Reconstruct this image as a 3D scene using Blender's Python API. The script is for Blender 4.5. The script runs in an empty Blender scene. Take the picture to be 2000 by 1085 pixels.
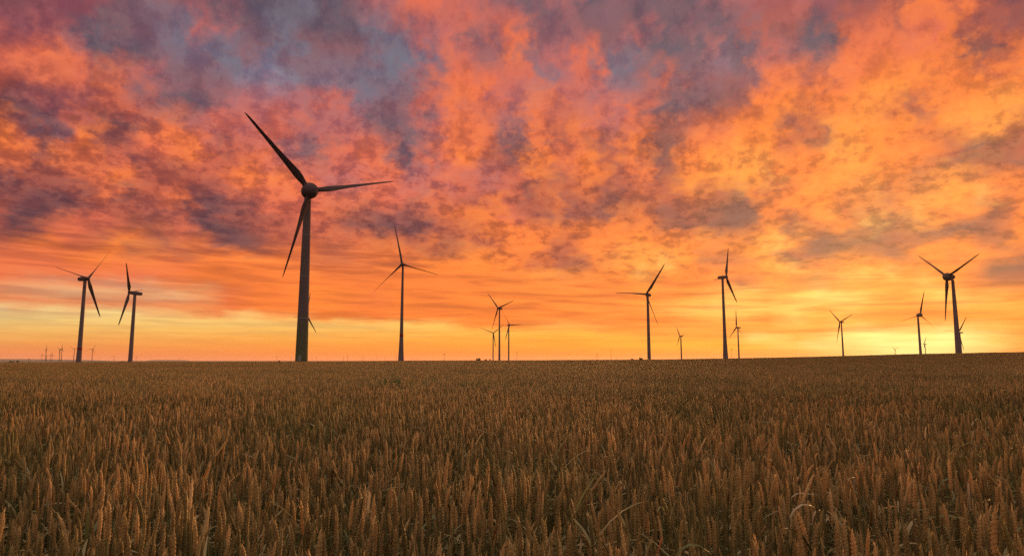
import bpy, bmesh, math, random
import numpy as np
from mathutils import Vector, Matrix

random.seed(7)
rng = np.random.default_rng(7)
S = bpy.context.scene
COL = S.collection
R = math.radians

# ------------------------------------------------------------------ camera
EYE = 1.34                                  # metres above the soil at the camera
FPX = 1300.0                                # focal length in pixels of a 2000 px wide picture
PITCH = math.atan((704 - 542.5) / FPX)
cam = bpy.data.cameras.new('camera')
cam.lens = 36.0 * FPX / 2000.0
cam.sensor_width = 36.0
cam.clip_start = 0.05
cam.clip_end = 120000.0
cam_o = bpy.data.objects.new('camera', cam)
cam_o.location = (0, 0, EYE)
cam_o.rotation_euler = (math.pi / 2 + PITCH, 0, 0)
COL.objects.link(cam_o)
S.camera = cam_o

S.view_settings.view_transform = 'Standard'
S.view_settings.look = 'None'
S.view_settings.exposure = 0.0
S.view_settings.gamma = 1.0
S.render.film_transparent = False
S.cycles.max_bounces = 6
S.cycles.diffuse_bounces = 3
S.cycles.transmission_bounces = 3
S.cycles.use_denoising = False
S.cycles.use_adaptive_sampling = True
S.cycles.adaptive_threshold = 0.005


def direction(u, v):
    """world direction seen at picture point (u, v), picture 2000 x 1085"""
    x, z = u - 1000.0, 542.5 - v
    c, s = math.cos(PITCH), math.sin(PITCH)
    return np.array([x, FPX * c - z * s, FPX * s + z * c])


def uv_of(az, el):
    d = np.array([math.sin(az) * math.cos(el), math.cos(az) * math.cos(el), math.sin(el)])
    c, s = math.cos(PITCH), math.sin(PITCH)
    yc = d[1] * c + d[2] * s
    zc = -d[1] * s + d[2] * c
    return 1000 + FPX * d[0] / yc, 542.5 - FPX * zc / yc


# ------------------------------------------------------------------ sky
SUN_AZ, SUN_EL = 28.0, 3.4                  # degrees; the glow low on the right
PAL = {
    'g': (103, 86, 97), 'b': (117, 108, 123), 'B': (134, 127, 144), 'm': (144, 93, 98), 'n': (124, 68, 76),
    'x': (152, 82, 88), 'd': (108, 67, 73), 'p': (188, 102, 98), 'r': (180, 86, 67), 's': (228, 108, 76),
    'o': (240, 117, 69), 'O': (250, 124, 53), 'a': (254, 132, 50), 'y': (255, 149, 62), 'l': (255, 186, 92), 'K': (250, 133, 64), 'H': (250, 155, 68), 'T': (250, 196, 112),
    'L': (255, 212, 120), 'V': (255, 241, 146), 'w': (236, 205, 152), 'q': (232, 150, 96), 't': (240, 191, 118),
    'e': (246, 180, 94), 'f': (244, 150, 76), 'h': (255, 160, 62), 'k': (244, 130, 80), 'j': (255, 136, 50),
    'A': (255, 174, 54),
}
ROWS = [
    (0,   'nnxxmgmmmg ggbgmpsspm mgpgmgmgmp xpxxdsOorn'),
    (50,  'xxxmgmbbpm gbgggbmpsp smmmmpgmgm rrgrsrsOrr r'),
    (100, 'ssopggmbbb mbmmmbbppm ompsmgggbg pmgooosOdrO'),
    (150, 'rpssospmmb BBbbbbbmss pbpsbmsmpm ooooOaaOOO O'),
    (200, 'ddxxrsmgmp ppppbmmsos popppsgmdr OaOOyarOay y'),
    (250, 'Orgsddoops pspppgmpoo moropodooO arryaaOayy r'),
    (300, 'oodorssosr spgsssgsor dOsOrOdOay aOayaOOrdd r'),
    (350, 'drrroorrrs oosppsppsp sOrOroraay aOOayOryaO O'),
    (400, 'rdddrrssdd sssoossorr rrrrdOrrdd OOaarOyyOr O'),
    (425, 'sddssrdrdr rrsrdddrOO srrrOOdrdd OrOryraOOr O'),
    (450, 'ddosrOOsdd dsrordrrrO OOOOOOOrrr ayradrrddr Oa'),
    (475, 'oOOoOarssd droroOrOOr OOrOOaOaOa yOdddrOOOr a'),
    (500, 'oooOaOaOOO OOOOOOOOaa OOrOyyyara yrraOrOOOO r'),
    (525, 'ooooooooOO OOOOOOOaOa OOrOayaOOO yyOOaaOaOd d'),
    (550, 'o o o o o s o O O O OOOOOOOOOO OaaOOaOOOr OarOa a O a O r r O'),
    (575, 'q q q q q q q q q o OOaaOOaOaa aOOaOaOaa y a y l a y a y l a y a a'),
    (600, 't t t t t t q q q o OOOOOaaaaa aayayayyll ylylyyOayy yy'),
    (625, 't t t t t t t t t t T T T l l l y y y a a a a y a a a y y y a l y y a a O O a a a a O'),
    (650, 'eeeeeeeeee yyyyyyyyyl llylyyyyyy yayLVLLVLl ya'),
    (675, 'f f f f f f f f f H H H H h h h h h h h A A A A A A A A A A A A L l L V V V L l y a'),
    (700, 'k k k k k k k k k K K K K j j j j j j j j j j j j j j j j j j j h h L V V L L l a a a'),
]


def lin(c):
    c = np.asarray(c, float) / 255.0
    return np.where(c <= 0.04045, c / 12.92, ((c + 0.055) / 1.055) ** 2.4)


NX = 41
MAPY = np.array([r[0] for r in ROWS], float)
MAP = np.zeros((len(ROWS), NX, 3))
for j, (yy, s) in enumerate(ROWS):
    s = s.replace(' ', '')
    s = (s + s[-1] * NX)[:NX]
    for i, ch in enumerate(s):
        MAP[j, i] = lin(PAL[ch])


# the clear strip under the cloud deck, left and middle: (picture row, colour at u = 0, 700 and 1150)
CLEAR = [(597, (236, 202, 140), (255, 208, 126), (255, 204, 104)), (620, (241, 202, 126), (255, 206, 116), (255, 196, 88)), (642, (243, 186, 100), (255, 190, 92), (255, 182, 68)),
         (664, (243, 162, 82), (255, 166, 68), (255, 168, 54)), (685, (243, 141, 78), (255, 146, 54), (255, 150, 46)), (702, (240, 128, 84), (252, 130, 60), (253, 136, 52))]


def clear_colour(u, v):
    vs = [c[0] for c in CLEAR]
    cols = [np.array([np.interp(v, vs, [lin(c[k])[i] for c in CLEAR]) for i in range(3)]) for k in (1, 2, 3)]
    return np.array([np.interp(u, (0, 700, 1150), [c[i] for c in cols]) for i in range(3)])


def sky_colour(u, v):
    edge = 596 + 0.043 * u + 3 * math.sin(u * .021) + 2 * math.sin(u * .05)
    k = min(max((1330 - u) / 200.0, 0), 1)                        # the deck edge dissolves towards the right
    if k <= 0: return map_colour(u, v)
    f = min(max((v - edge + 4) / 8.0, 0), 1)
    deck = map_colour(u, min(v, 574)) * .5 + map_colour(u, min(v, 552)) * .5
    low = deck * (1 - f) + clear_colour(u, v) * f
    if v < 574: low = map_colour(u, v)
    return low * k + map_colour(u, v) * (1 - k)


def map_colour(u, v):
    x = min(max(u / 50.0, 0), NX - 1.001)
    i = int(x); fx = x - i
    v = min(max(v, 0), 699.9)
    j = int(np.searchsorted(MAPY, v, side='right') - 1); j = min(max(j, 0), len(ROWS) - 2)
    fy = (v - MAPY[j]) / (MAPY[j + 1] - MAPY[j])
    return ((MAP[j, i] * (1 - fx) + MAP[j, i + 1] * fx) * (1 - fy)
            + (MAP[j + 1, i] * (1 - fx) + MAP[j + 1, i + 1] * fx) * fy)

# cloud lumps standing out of the coarse map: (u, v, half width, half height, colour, strength)
LUMPS = """
20,190,35,18,d,.8 75,215,45,20,d,.9 110,262,14,20,g,.9 90,150,22,14,d,.5 165,165,22,14,d,.6 255,180,30,15,g,.6 345,185,45,18,g,.8 245,115,50,22,g,.6
210,240,18,14,d,.6 255,248,20,8,d,.5 230,290,28,12,d,.8 278,315,18,14,d,.8 345,315,22,16,d,.7 440,280,22,12,g,.6 85,295,18,18,d,.7 430,318,14,12,d,.5
10,260,18,22,O,.9 55,130,30,25,o,.6 110,110,30,20,o,.6 180,265,22,22,O,.9 120,290,25,12,O,.7 225,145,35,14,o,.7 360,285,28,22,O,.8 480,335,22,20,O,.8
240,340,14,12,O,.8 300,235,30,10,o,.7 55,300,10,15,O,.6 270,270,15,12,o,.5 180,325,25,8,O,.6
925,20,30,20,s,.8 870,115,22,14,o,.8 915,175,25,30,o,.9 880,220,14,18,o,.8 925,250,45,22,o,.9 915,305,28,14,O,.9 705,290,12,22,o,.8 755,325,22,18,o,.6
835,287,15,9,o,.6 640,195,25,14,s,.5 540,235,20,10,s,.5 590,345,25,15,o,.6 545,345,22,14,O,.6 745,280,20,8,s,.5 915,65,14,10,m,.8 935,75,20,12,g,.7
965,110,22,25,m,.6 600,290,35,12,g,.6 795,300,18,12,g,.7 850,270,15,10,g,.5 800,260,25,15,g,.4 930,210,20,10,m,.5 885,30,10,10,m,.5 975,240,20,8,m,.5 600,232,30,10,m,.5
1080,42,20,22,g,.8 1160,65,30,15,g,.6 1260,20,60,20,g,.6 1220,105,30,20,b,.7 1215,155,45,18,b,.9 1310,195,32,20,g,.8 1400,105,25,15,b,.7 1400,170,35,18,g,.7
1450,200,16,10,d,.7 1300,250,55,14,d,.6 1320,262,12,12,d,.7 1350,278,14,8,d,.7 1085,285,9,14,d,.8 1185,280,22,10,d,.8 1150,270,15,8,d,.5 1195,322,22,7,d,.8
1175,315,8,8,d,.8 1280,295,16,8,d,.8 1310,306,14,8,d,.8 1300,332,7,10,d,.6 1020,310,25,10,d,.8 1050,325,18,8,d,.6 1082,340,10,6,d,.6 1060,150,10,18,b,.6 1110,155,15,8,m,.6
1460,45,25,12,g,.6 1340,110,20,12,g,.5 1240,80,15,14,s,.8 1140,130,10,18,s,.7 1020,145,28,14,s,.8 1055,200,14,14,o,.8 1085,180,12,12,o,.8 1305,158,14,16,s,.8
1120,235,18,18,O,.7 1060,275,14,16,o,.8 1170,195,12,10,s,.8 1220,210,14,10,s,.7 1310,240,12,12,o,.6 1390,75,18,14,s,.6 1400,135,25,7,s,.6 1240,270,25,18,O,.8
1160,310,20,20,O,.7 1065,305,25,8,O,.8 1435,300,20,16,y,.8 1395,320,15,15,y,.7 1480,320,12,15,y,.7
1595,42,28,15,g,.9 1535,70,14,18,g,.7 1600,100,20,14,g,.8 1572,112,20,12,m,.6 1755,5,22,14,d,.9 1920,90,22,22,d,.9 1905,55,8,14,d,.5 1950,80,15,22,r,.7
1940,140,8,14,r,.6 1990,20,20,20,n,.8 1548,235,18,9,d,.9 1590,207,14,7,d,.8 1608,160,7,10,r,.8 1545,270,12,7,r,.7 1565,256,14,7,r,.7 1615,262,16,10,d,.7 1530,298,10,6,d,.8
1725,232,18,10,r,.8 1752,215,18,9,r,.7 1788,200,14,14,d,.7 1782,250,12,8,r,.5 1835,280,16,9,d,.9 1860,258,22,8,r,.7 1895,305,20,10,d,.8 1930,292,10,9,d,.9
1960,303,30,7,d,.9 1990,252,10,8,d,.6 1850,172,14,7,r,.7 1850,108,14,12,r,.4 1990,318,10,6,d,.7 1590,315,12,8,r,.5 1800,345,14,9,d,.6 1675,345,10,8,r,.5 1820,60,12,20,r,.4
1765,175,18,14,y,.8 1725,190,16,16,y,.7 1550,190,22,12,a,.8 1900,220,45,25,y,.9 1960,195,25,20,y,.6 1640,300,22,22,y,.8 1770,330,20,14,y,.7 1670,240,18,10,a,.6
1505,330,15,15,l,.7 1890,340,15,8,l,.8 1730,50,20,20,o,.8
30,365,50,10,d,.8 60,415,38,16,d,.9 115,405,30,10,d,.7 170,390,25,10,d,.8 235,378,12,14,d,.9 265,385,30,8,d,.6 220,450,35,10,d,.6 290,428,40,14,d,.8
390,405,25,18,d,.8 430,440,40,12,d,.7 310,470,28,6,d,.7 400,462,50,8,d,.6 470,470,40,8,d,.7 20,460,30,6,d,.7 60,465,25,6,d,.7 110,484,60,5,r,.6 180,478,40,5,r,.5
265,490,18,5,d,.7 380,492,60,5,d,.6 490,405,20,20,d,.5 340,385,8,12,O,.8 215,368,18,10,o,.8 255,360,12,6,O,.8 130,425,20,10,o,.6 295,390,18,8,o,.6 270,455,30,8,O,.8
110,470,60,6,O,.7 370,475,35,6,a,.7 200,492,60,6,a,.5 440,500,40,5,O,.6 150,562,60,6,w,.9 230,565,60,5,w,.9 340,573,60,5,w,.8 50,555,60,5,w,.8 230,583,100,8,q,.8
530,460,50,10,r,.6 690,435,25,6,d,.7 620,445,40,10,r,.7 670,480,40,7,d,.6 735,427,20,9,d,.8 740,455,16,12,d,.7 810,440,25,18,d,.9 825,400,12,14,d,.5 875,470,18,8,d,.7
850,492,35,5,d,.6 895,488,7,6,d,.7 935,460,18,10,d,.6 730,500,20,4,d,.6 650,510,70,4,r,.6 780,405,12,6,r,.7 700,525,60,4,r,.5 730,582,20,5,r,.4 540,495,50,4,r,.5
550,450,25,10,r,.5 790,520,30,4,r,.4 970,395,18,14,O,.8 850,415,20,10,o,.6 590,480,25,6,O,.7 860,520,40,6,a,.5 940,510,25,5,a,.7 950,530,40,5,a,.6
1030,372,20,12,d,.9 1050,410,20,16,r,.7 1070,425,8,8,d,.6 1115,415,18,18,d,.7 1172,412,16,16,d,.9 1230,430,15,12,d,.6 1225,370,25,12,r,.8 1250,382,18,9,d,.8
1285,357,16,8,r,.8 1260,412,18,8,r,.7 1320,430,35,14,d,.9 1395,420,25,18,d,.9 1455,400,24,16,d,.9 1455,440,20,14,d,.8 1350,450,20,8,r,.6 1395,378,18,6,r,.6 1330,472,10,6,r,.7
1015,485,12,6,d,.6 1100,490,14,6,r,.6 1103,510,14,5,d,.8 1135,506,14,5,d,.8 1185,505,18,6,d,.9 1140,520,14,5,d,.7 1050,518,12,5,r,.8 1095,528,25,4,r,.6 1372,505,10,8,d,.7
1405,515,12,8,d,.7 1450,505,22,8,r,.7 1045,430,10,6,d,.6 1205,500,8,5,d,.6 1085,405,14,14,O,.9 1255,435,15,14,O,.8 1385,345,35,12,y,.8 1375,400,40,8,a,.7 1420,470,20,8,y,.8
1375,460,20,7,y,.6 1240,490,10,12,y,.8 1265,490,7,14,y,.7 1235,515,12,8,y,.8 1300,515,15,10,l,.8 1255,530,14,5,l,.8 1350,500,20,10,a,.6 1060,540,60,4,y,.6 1150,545,40,4,y,.6
1450,570,50,7,l,.8 1350,600,60,5,l,.7 1480,600,40,4,l,.7 1300,640,50,4,y,.5 1480,662,30,4,L,.9 1100,635,60,5,l,.5 1090,560,60,5,O,.8 1020,605,60,6,O,.8 1160,618,50,5,O,.7 1090,645,30,4,h,.7
1520,370,16,7,r,.8 1562,430,12,9,d,.9 1540,450,10,10,d,.8 1535,500,15,8,d,.9 1555,510,10,8,d,.8 1590,485,20,12,d,.9 1630,495,25,14,d,.9 1670,490,12,10,d,.8 1655,462,12,8,d,.8
1700,480,14,12,d,.9 1755,490,20,10,d,.8 1745,385,25,7,d,.9 1745,435,18,8,d,.8 1800,452,28,12,d,.9 1735,450,12,7,r,.8 1850,455,16,8,d,.8 1910,448,18,12,d,.8 1935,420,14,6,d,.8
1875,420,20,6,r,.7 1830,412,10,7,r,.7 1690,412,12,8,r,.6 1650,380,10,8,r,.7 1880,378,18,7,r,.6 1800,355,14,8,r,.6 1955,475,14,5,d,.7 1935,522,28,7,d,.9 1860,508,12,8,r,.7
1985,512,16,9,d,.9 1990,530,15,8,d,.6 1930,550,25,10,r,.8 1550,555,14,7,r,.8 1585,525,6,6,r,.6 1890,560,20,7,r,.7 1715,430,16,14,l,.8 1785,420,28,12,l,.7 1830,385,28,12,y,.9
1920,375,22,14,l,.8 1690,385,12,12,y,.7 1515,470,20,10,l,.7 1550,530,14,10,l,.7 1520,535,10,8,l,.7 1595,550,18,8,l,.7 1670,540,22,10,l,.8 1745,535,18,9,l,.7 1695,530,8,9,l,.8
1640,530,12,10,l,.7 1810,550,10,14,l,.6 1620,420,10,10,y,.7 1670,455,8,8,y,.7 1600,365,15,10,y,.7 1640,582,60,5,L,.6 1540,575,35,6,l,.6 1880,585,60,6,l,.7 1720,612,50,5,O,.8
1780,627,60,6,O,.9 1760,600,30,4,O,.7 1610,645,50,4,O,.6 1730,645,60,3,O,.5 1750,665,110,10,V,.9 1520,667,25,4,L,.8 1580,678,30,4,L,.9 1640,683,30,4,L,.8 1540,690,60,8,h,.8
""".split()
LP = np.array([[float(t) for i, t in enumerate(l.split(',')) if i != 4] for l in LUMPS])
LC = np.array([lin(PAL[l.split(',')[4]]) for l in LUMPS])


def lumps_on(c, u, v):
    w = LP[:, 4] * np.exp(-0.75 * (((u - LP[:, 0]) / np.maximum(LP[:, 2], 13)) ** 2 + ((v - LP[:, 1]) / np.maximum(LP[:, 3], 7)) ** 2))
    for i in np.where(w > 0.02)[0]:
        c = c * (1 - w[i]) + LC[i] * w[i]
    return c


ZENITH = np.array([1.62, 1.26, 1.06])  # unseen overhead sky, brightened beyond the visible clouds to light the wheat
REAR = np.array([0.075, 0.04, 0.045])  # unseen sky behind the camera, kept dim so the towers stay dark

W = bpy.data.worlds.new('World')
W.use_nodes = True
nt = W.node_tree
nt.nodes.clear()


class NB:
    """small node builder"""
    def __init__(self, nt):
        self.nt = nt

    def put(self, sock, val):
        if isinstance(val, bpy.types.NodeSocket):
            self.nt.links.new(val, sock)
        else:
            sock.default_value = val

    def math(self, op, a, b=None, c=None, clamp=False):
        n = self.nt.nodes.new('ShaderNodeMath'); n.operation = op; n.use_clamp = clamp
        self.put(n.inputs[0], a)
        if b is not None: self.put(n.inputs[1], b)
        if c is not None: self.put(n.inputs[2], c)
        return n.outputs[0]

    def vmath(self, op, a, b=None):
        n = self.nt.nodes.new('ShaderNodeVectorMath'); n.operation = op
        self.put(n.inputs[0], a)
        if b is not None: self.put(n.inputs[1], b)
        return n.outputs[0]

    def comb(self, x, y, z):
        n = self.nt.nodes.new('ShaderNodeCombineXYZ')
        for i, v in enumerate((x, y, z)): self.put(n.inputs[i], v)
        return n.outputs[0]

    def noise(self, vec, scale=1.0, detail=4.0, rough=0.55, dist=0.0, colour=False):
        n = self.nt.nodes.new('ShaderNodeTexNoise')
        self.put(n.inputs['Vector'], vec)
        n.inputs['Scale'].default_value = scale
        n.inputs['Detail'].default_value = detail
        n.inputs['Roughness'].default_value = rough
        n.inputs['Distortion'].default_value = dist
        return n.outputs['Color'] if colour else n.outputs[0]

    def mix(self, fac, a, b, blend='MIX'):
        n = self.nt.nodes.new('ShaderNodeMix'); n.data_type = 'RGBA'; n.blend_type = blend; n.clamp_factor = True
        self.put(n.inputs[0], fac); self.put(n.inputs[6], a); self.put(n.inputs[7], b)
        return n.outputs[2]

    def ramp(self, fac, stops, interp='LINEAR'):
        n = self.nt.nodes.new('ShaderNodeValToRGB'); cr = n.color_ramp; cr.interpolation = interp
        while len(cr.elements) > 1: cr.elements.remove(cr.elements[-1])
        for k, (p, c) in enumerate(stops):
            e = cr.elements[0] if k == 0 else cr.elements.new(p)
            e.position = p; e.color = (c[0], c[1], c[2], 1.0)
        self.put(n.inputs[0], fac)
        return n.outputs[0]

    def maprange(self, v, a, b, c, d, smooth=False):
        n = self.nt.nodes.new('ShaderNodeMapRange')
        if smooth: n.interpolation_type = 'SMOOTHSTEP'
        self.put(n.inputs[0], v)
        for i, x in enumerate((a, b, c, d)): n.inputs[1 + i].default_value = x
        return n.outputs[0]


def build_sky():
    b = NB(nt)
    # colour of the evening sky and its cloud banks, by direction: ramps over elevation, one per degree of azimuth
    elstops = [0, .6, 1.2, 1.8, 2.4, 3.0, 3.6, 4.2, 4.9, 5.6, 6.4, 7.3, 8.2, 9.2, 10.2, 11.3, 12.4, 13.6, 14.8, 16, 17.3, 18.6, 19.9, 21.2, 22.6, 24, 25.5, 27, 28.5, 30, 31.5, 46]
    azs = [-180, -120, -80, -58] + [1.0 * k for k in range(-43, 44)] + [58, 80, 120, 180]
    groups = []
    prev = None
    for g0 in range(0, len(azs), 8):
        gt = bpy.data.node_groups.new('sky_sector', 'ShaderNodeTree')
        gt.interface.new_socket('az', in_out='INPUT', socket_type='NodeSocketFloat')
        gt.interface.new_socket('el', in_out='INPUT', socket_type='NodeSocketFloat')
        gt.interface.new_socket('before', in_out='INPUT', socket_type='NodeSocketColor')
        gt.interface.new_socket('colour', in_out='OUTPUT', socket_type='NodeSocketColor')
        gb = NB(gt)
        gi = gt.nodes.new('NodeGroupInput'); go = gt.nodes.new('NodeGroupOutput')
        cur = gi.outputs[2]
        gel = gb.math('MULTIPLY_ADD', gi.outputs[2], 1e-9, gi.outputs[1]) if g0 else gi.outputs[1]   # keeps the sectors in sequence
        for k in range(g0, min(g0 + 8, len(azs))):
            a = azs[k]
            rear = min(max((abs(a) - 43.0) / 60.0, 0), 1)
            rear = rear * rear * (3 - 2 * rear)
            aa = max(min(a, 42.5), -42.5)
            stops = []
            for e in elstops:
                u, v = uv_of(R(aa), R(e))
                c = lumps_on(sky_colour(u, v), u, v)
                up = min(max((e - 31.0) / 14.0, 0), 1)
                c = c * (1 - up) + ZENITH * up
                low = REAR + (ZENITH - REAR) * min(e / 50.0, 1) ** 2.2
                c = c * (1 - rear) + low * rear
                stops.append((e / 60.0, c))
            rc = gb.ramp(gel, stops)
            if k == 0:
                cur = rc
            else:
                w = a - azs[k - 1]
                f = gb.math('MULTIPLY_ADD', gi.outputs[0], 1.0 / w, -azs[k - 1] / w, clamp=True)
                cur = gb.mix(f, cur, rc)
        gt.links.new(cur, go.inputs[0])
        groups.append(gt)
    tc = nt.nodes.new('ShaderNodeTexCoord')
    sep = nt.nodes.new('ShaderNodeSeparateXYZ'); nt.links.new(tc.outputs['Generated'], sep.inputs[0])
    x, y, z = sep.outputs
    az = b.math('MULTIPLY', b.math('ARCTAN2', x, y), 57.29578)
    el = b.math('MULTIPLY', b.math('ARCSINE', z), 57.29578)
    elp = b.math('MAXIMUM', el, 0.0)
    g = b.math('MULTIPLY', b.math('LOGARITHM', b.math('ADD', elp, 4.0), math.e), 14.0)
    cw = b.math('SINE', b.math('MULTIPLY', az, 0.0087266))       # spread round the seam behind the viewer
    # clumps: az against a stretched elevation, so clouds flatten towards the horizon
    q = b.comb(b.math('MULTIPLY', az, 0.40), b.math('MULTIPLY', g, 0.95), cw)
    warp = b.noise(q, 1.3, 4.0, 0.55, 0.0, colour=True)
    wsep = nt.nodes.new('ShaderNodeSeparateXYZ'); nt.links.new(warp, wsep.inputs[0])
    wamp = b.ramp(b.math('MULTIPLY', el, 1 / 60.0), [(0, (.08,) * 3), (6 / 60, (.4,) * 3), (13 / 60, (.9,) * 3), (24 / 60, (1,) * 3)])
    wamp2 = b.maprange(el, 6.0, 22.0, 0.6, 2.3)
    waz = b.math('MULTIPLY_ADD', b.math('MULTIPLY', b.math('SUBTRACT', wsep.outputs[0], 0.5), 3.6), wamp2, az)
    wel = b.math('MULTIPLY_ADD', b.math('MULTIPLY', b.math('SUBTRACT', wsep.outputs[1], 0.5), 3.2), wamp, el)
    fac = b.math('MULTIPLY', wel, 1 / 60.0)
    cur = None
    for gt in groups:
        gn = nt.nodes.new('ShaderNodeGroup'); gn.node_tree = gt
        nt.links.new(waz, gn.inputs[0]); nt.links.new(fac, gn.inputs[1])
        if cur is not None: nt.links.new(cur, gn.inputs[2])
        cur = gn.outputs[0]
    # finer cloud relief: light and dark within the banks
    q2 = b.comb(b.math('MULTIPLY', az, 0.40), b.math('MULTIPLY', g, 0.80), b.math('ADD', cw, 3.1))
    n2 = b.noise(q2, 1.0, 9.0, 0.66, 0.0)
    q4 = b.comb(b.math('MULTIPLY', az, 1.9), b.math('MULTIPLY', g, 3.0), b.math('ADD', cw, 5.7))
    n4 = b.noise(q4, 1.0, 4.0, 0.6, 0.0)                         # small mackerel mottling
    n2 = b.math('MULTIPLY_ADD', b.math('SUBTRACT', n4, 0.5), 0.26, n2)
    q5 = b.comb(b.math('MULTIPLY', az, 0.85), b.math('MULTIPLY', g, 1.75), b.math('ADD', cw, 7.7))
    n5 = b.noise(q5, 1.0, 5.0, 0.6, 0.0)                         # cells a degree or two across
    n2 = b.math('MULTIPLY_ADD', b.math('SUBTRACT', n5, 0.5), b.maprange(el, 14.0, 26.0, 0.85, 0.28), n2)
    q3 = b.comb(b.math('MULTIPLY', az, 0.15), b.math('MULTIPLY_ADD', g, 1.15, b.math('MULTIPLY', az, 0.03)), b.math('ADD', cw, 9.0))
    n3 = b.noise(q3, 1.0, 6.0, 0.58, 0.35)                       # long streaks near the horizon
    els = b.math('SUBTRACT', el, b.maprange(az, -18.0, 8.0, 3.2, 0.0, smooth=True))
    lowf = b.maprange(els, 5.2, 8.8, 1.0, 0.0, smooth=True)
    nn = b.math('MULTIPLY_ADD', b.math('SUBTRACT', n3, n2), lowf, n2)
    amp = b.ramp(b.math('MULTIPLY', el, 1 / 60.0), [(0, (.06,) * 3), (1.2 / 60, (.24,) * 3), (2.8 / 60, (.60,) * 3), (4.5 / 60, (.90,) * 3), (9 / 60, (.95,) * 3), (16 / 60, (.95,) * 3), (21 / 60, (.62,) * 3), (26 / 60, (.5,) * 3), (40 / 60, (.5,) * 3)])
    left = b.maprange(az, -12.0, 14.0, 0.5, 1.0, smooth=True)   # the left is calmer low down
    leftlow = b.maprange(el, 4.6, 9.0, 0.0, 1.0, smooth=True)
    lm = b.math('MAXIMUM', left, leftlow)
    t0 = b.math('MULTIPLY', b.math('SUBTRACT', nn, 0.478), 5.2)
    t0 = b.math('ADD', t0, b.maprange(az, -36.0, 4.0, -0.42, 0.0))   # heavier banks on the left
    t0 = b.math('TANH', t0)                                       # patches with definite edges
    t = b.math('MULTIPLY', t0, b.math('MULTIPLY', amp, lm))
    tp = b.math('MULTIPLY', b.math('MAXIMUM', t, 0.0), b.math('MULTIPLY_ADD', lowf, 0.7, 1.0))
    tn = b.math('MINIMUM', t, 0.0)
    gain = b.vmath('MULTIPLY', b.comb(b.math('POWER', 1.10, tp), b.math('POWER', 1.32, tp), b.math('POWER', 1.3, tp)),
                   b.comb(b.math('POWER', 2.1, tn), b.math('POWER', 2.3, tn), b.math('POWER', 1.6, tn)))
    out = b.vmath('MULTIPLY', cur, gain)
    # the physical dusk sky underneath
    st = nt.nodes.new('ShaderNodeTexSky'); st.sky_type = 'NISHITA'; st.sun_disc = False
    st.sun_elevation = R(SUN_EL); st.sun_rotation = R(SUN_AZ); st.dust_density = 3.0
    bg1 = nt.nodes.new('ShaderNodeBackground'); nt.links.new(st.outputs[0], bg1.inputs[0]); bg1.inputs[1].default_value = 0.008
    bg2 = nt.nodes.new('ShaderNodeBackground'); nt.links.new(out, bg2.inputs[0]); bg2.inputs[1].default_value = 1.0
    add = nt.nodes.new('ShaderNodeAddShader'); nt.links.new(bg1.outputs[0], add.inputs[0]); nt.links.new(bg2.outputs[0], add.inputs[1])
    wo = nt.nodes.new('ShaderNodeOutputWorld'); nt.links.new(add.outputs[0], wo.inputs[0])


build_sky()
S.world = W
W.cycles.sampling_method = 'MANUAL'
W.cycles.sample_map_resolution = 1024

sun = bpy.data.lights.new('sun', 'SUN')
sun.energy = 5.0
sun.angle = R(2.0)
sun.color = (1.0, 0.45, 0.15)
sun_o = bpy.data.objects.new('sun', sun)
sd = Vector((math.sin(R(SUN_AZ)) * math.cos(R(SUN_EL)), math.cos(R(SUN_AZ)) * math.cos(R(SUN_EL)), math.sin(R(SUN_EL))))
sun_o.rotation_euler = (-sd).to_track_quat('-Z', 'Y').to_euler()
COL.objects.link(sun_o)
#SPLIT


# ------------------------------------------------------------------ helpers
def tag(o, label=None, cat=None, group=None, kind=None):
    if label: o['label'] = label
    if cat: o['category'] = cat
    if group: o['group'] = group
    if kind: o['kind'] = kind
    return o


def link(name, data, parent=None, mat=None):
    o = bpy.data.objects.new(name, data)
    COL.objects.link(o)
    if parent is not None: o.parent = parent
    if mat is not None:
        data.materials.clear(); data.materials.append(mat)
    return o


def empty(name, loc):
    o = bpy.data.objects.new(name, None)
    o.location = loc
    o.empty_display_size = 0.5
    COL.objects.link(o)
    return o


def mesh_np(name, V, F, smooth=False, mat_idx=None, attrs=None):
    """mesh from numpy vertices (n,3) and triangles/quads (m,k)"""
    me = bpy.data.meshes.new(name)
    V = np.ascontiguousarray(V, np.float32); F = np.ascontiguousarray(F, np.int32)
    m, k = F.shape
    me.vertices.add(len(V)); me.vertices.foreach_set('co', V.ravel())
    me.loops.add(m * k); me.loops.foreach_set('vertex_index', F.ravel())
    me.polygons.add(m)
    me.polygons.foreach_set('loop_start', np.arange(0, m * k, k, dtype=np.int32))
    if mat_idx is not None: me.polygons.foreach_set('material_index', np.ascontiguousarray(mat_idx, np.int32))
    if smooth: me.polygons.foreach_set('use_smooth', np.ones(m, bool))
    for nm, arr in (attrs or {}).items():
        at = me.attributes.new(nm, 'FLOAT', 'POINT'); at.data.foreach_set('value', np.ascontiguousarray(arr, np.float32))
    me.update(calc_edges=True)
    return me


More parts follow.
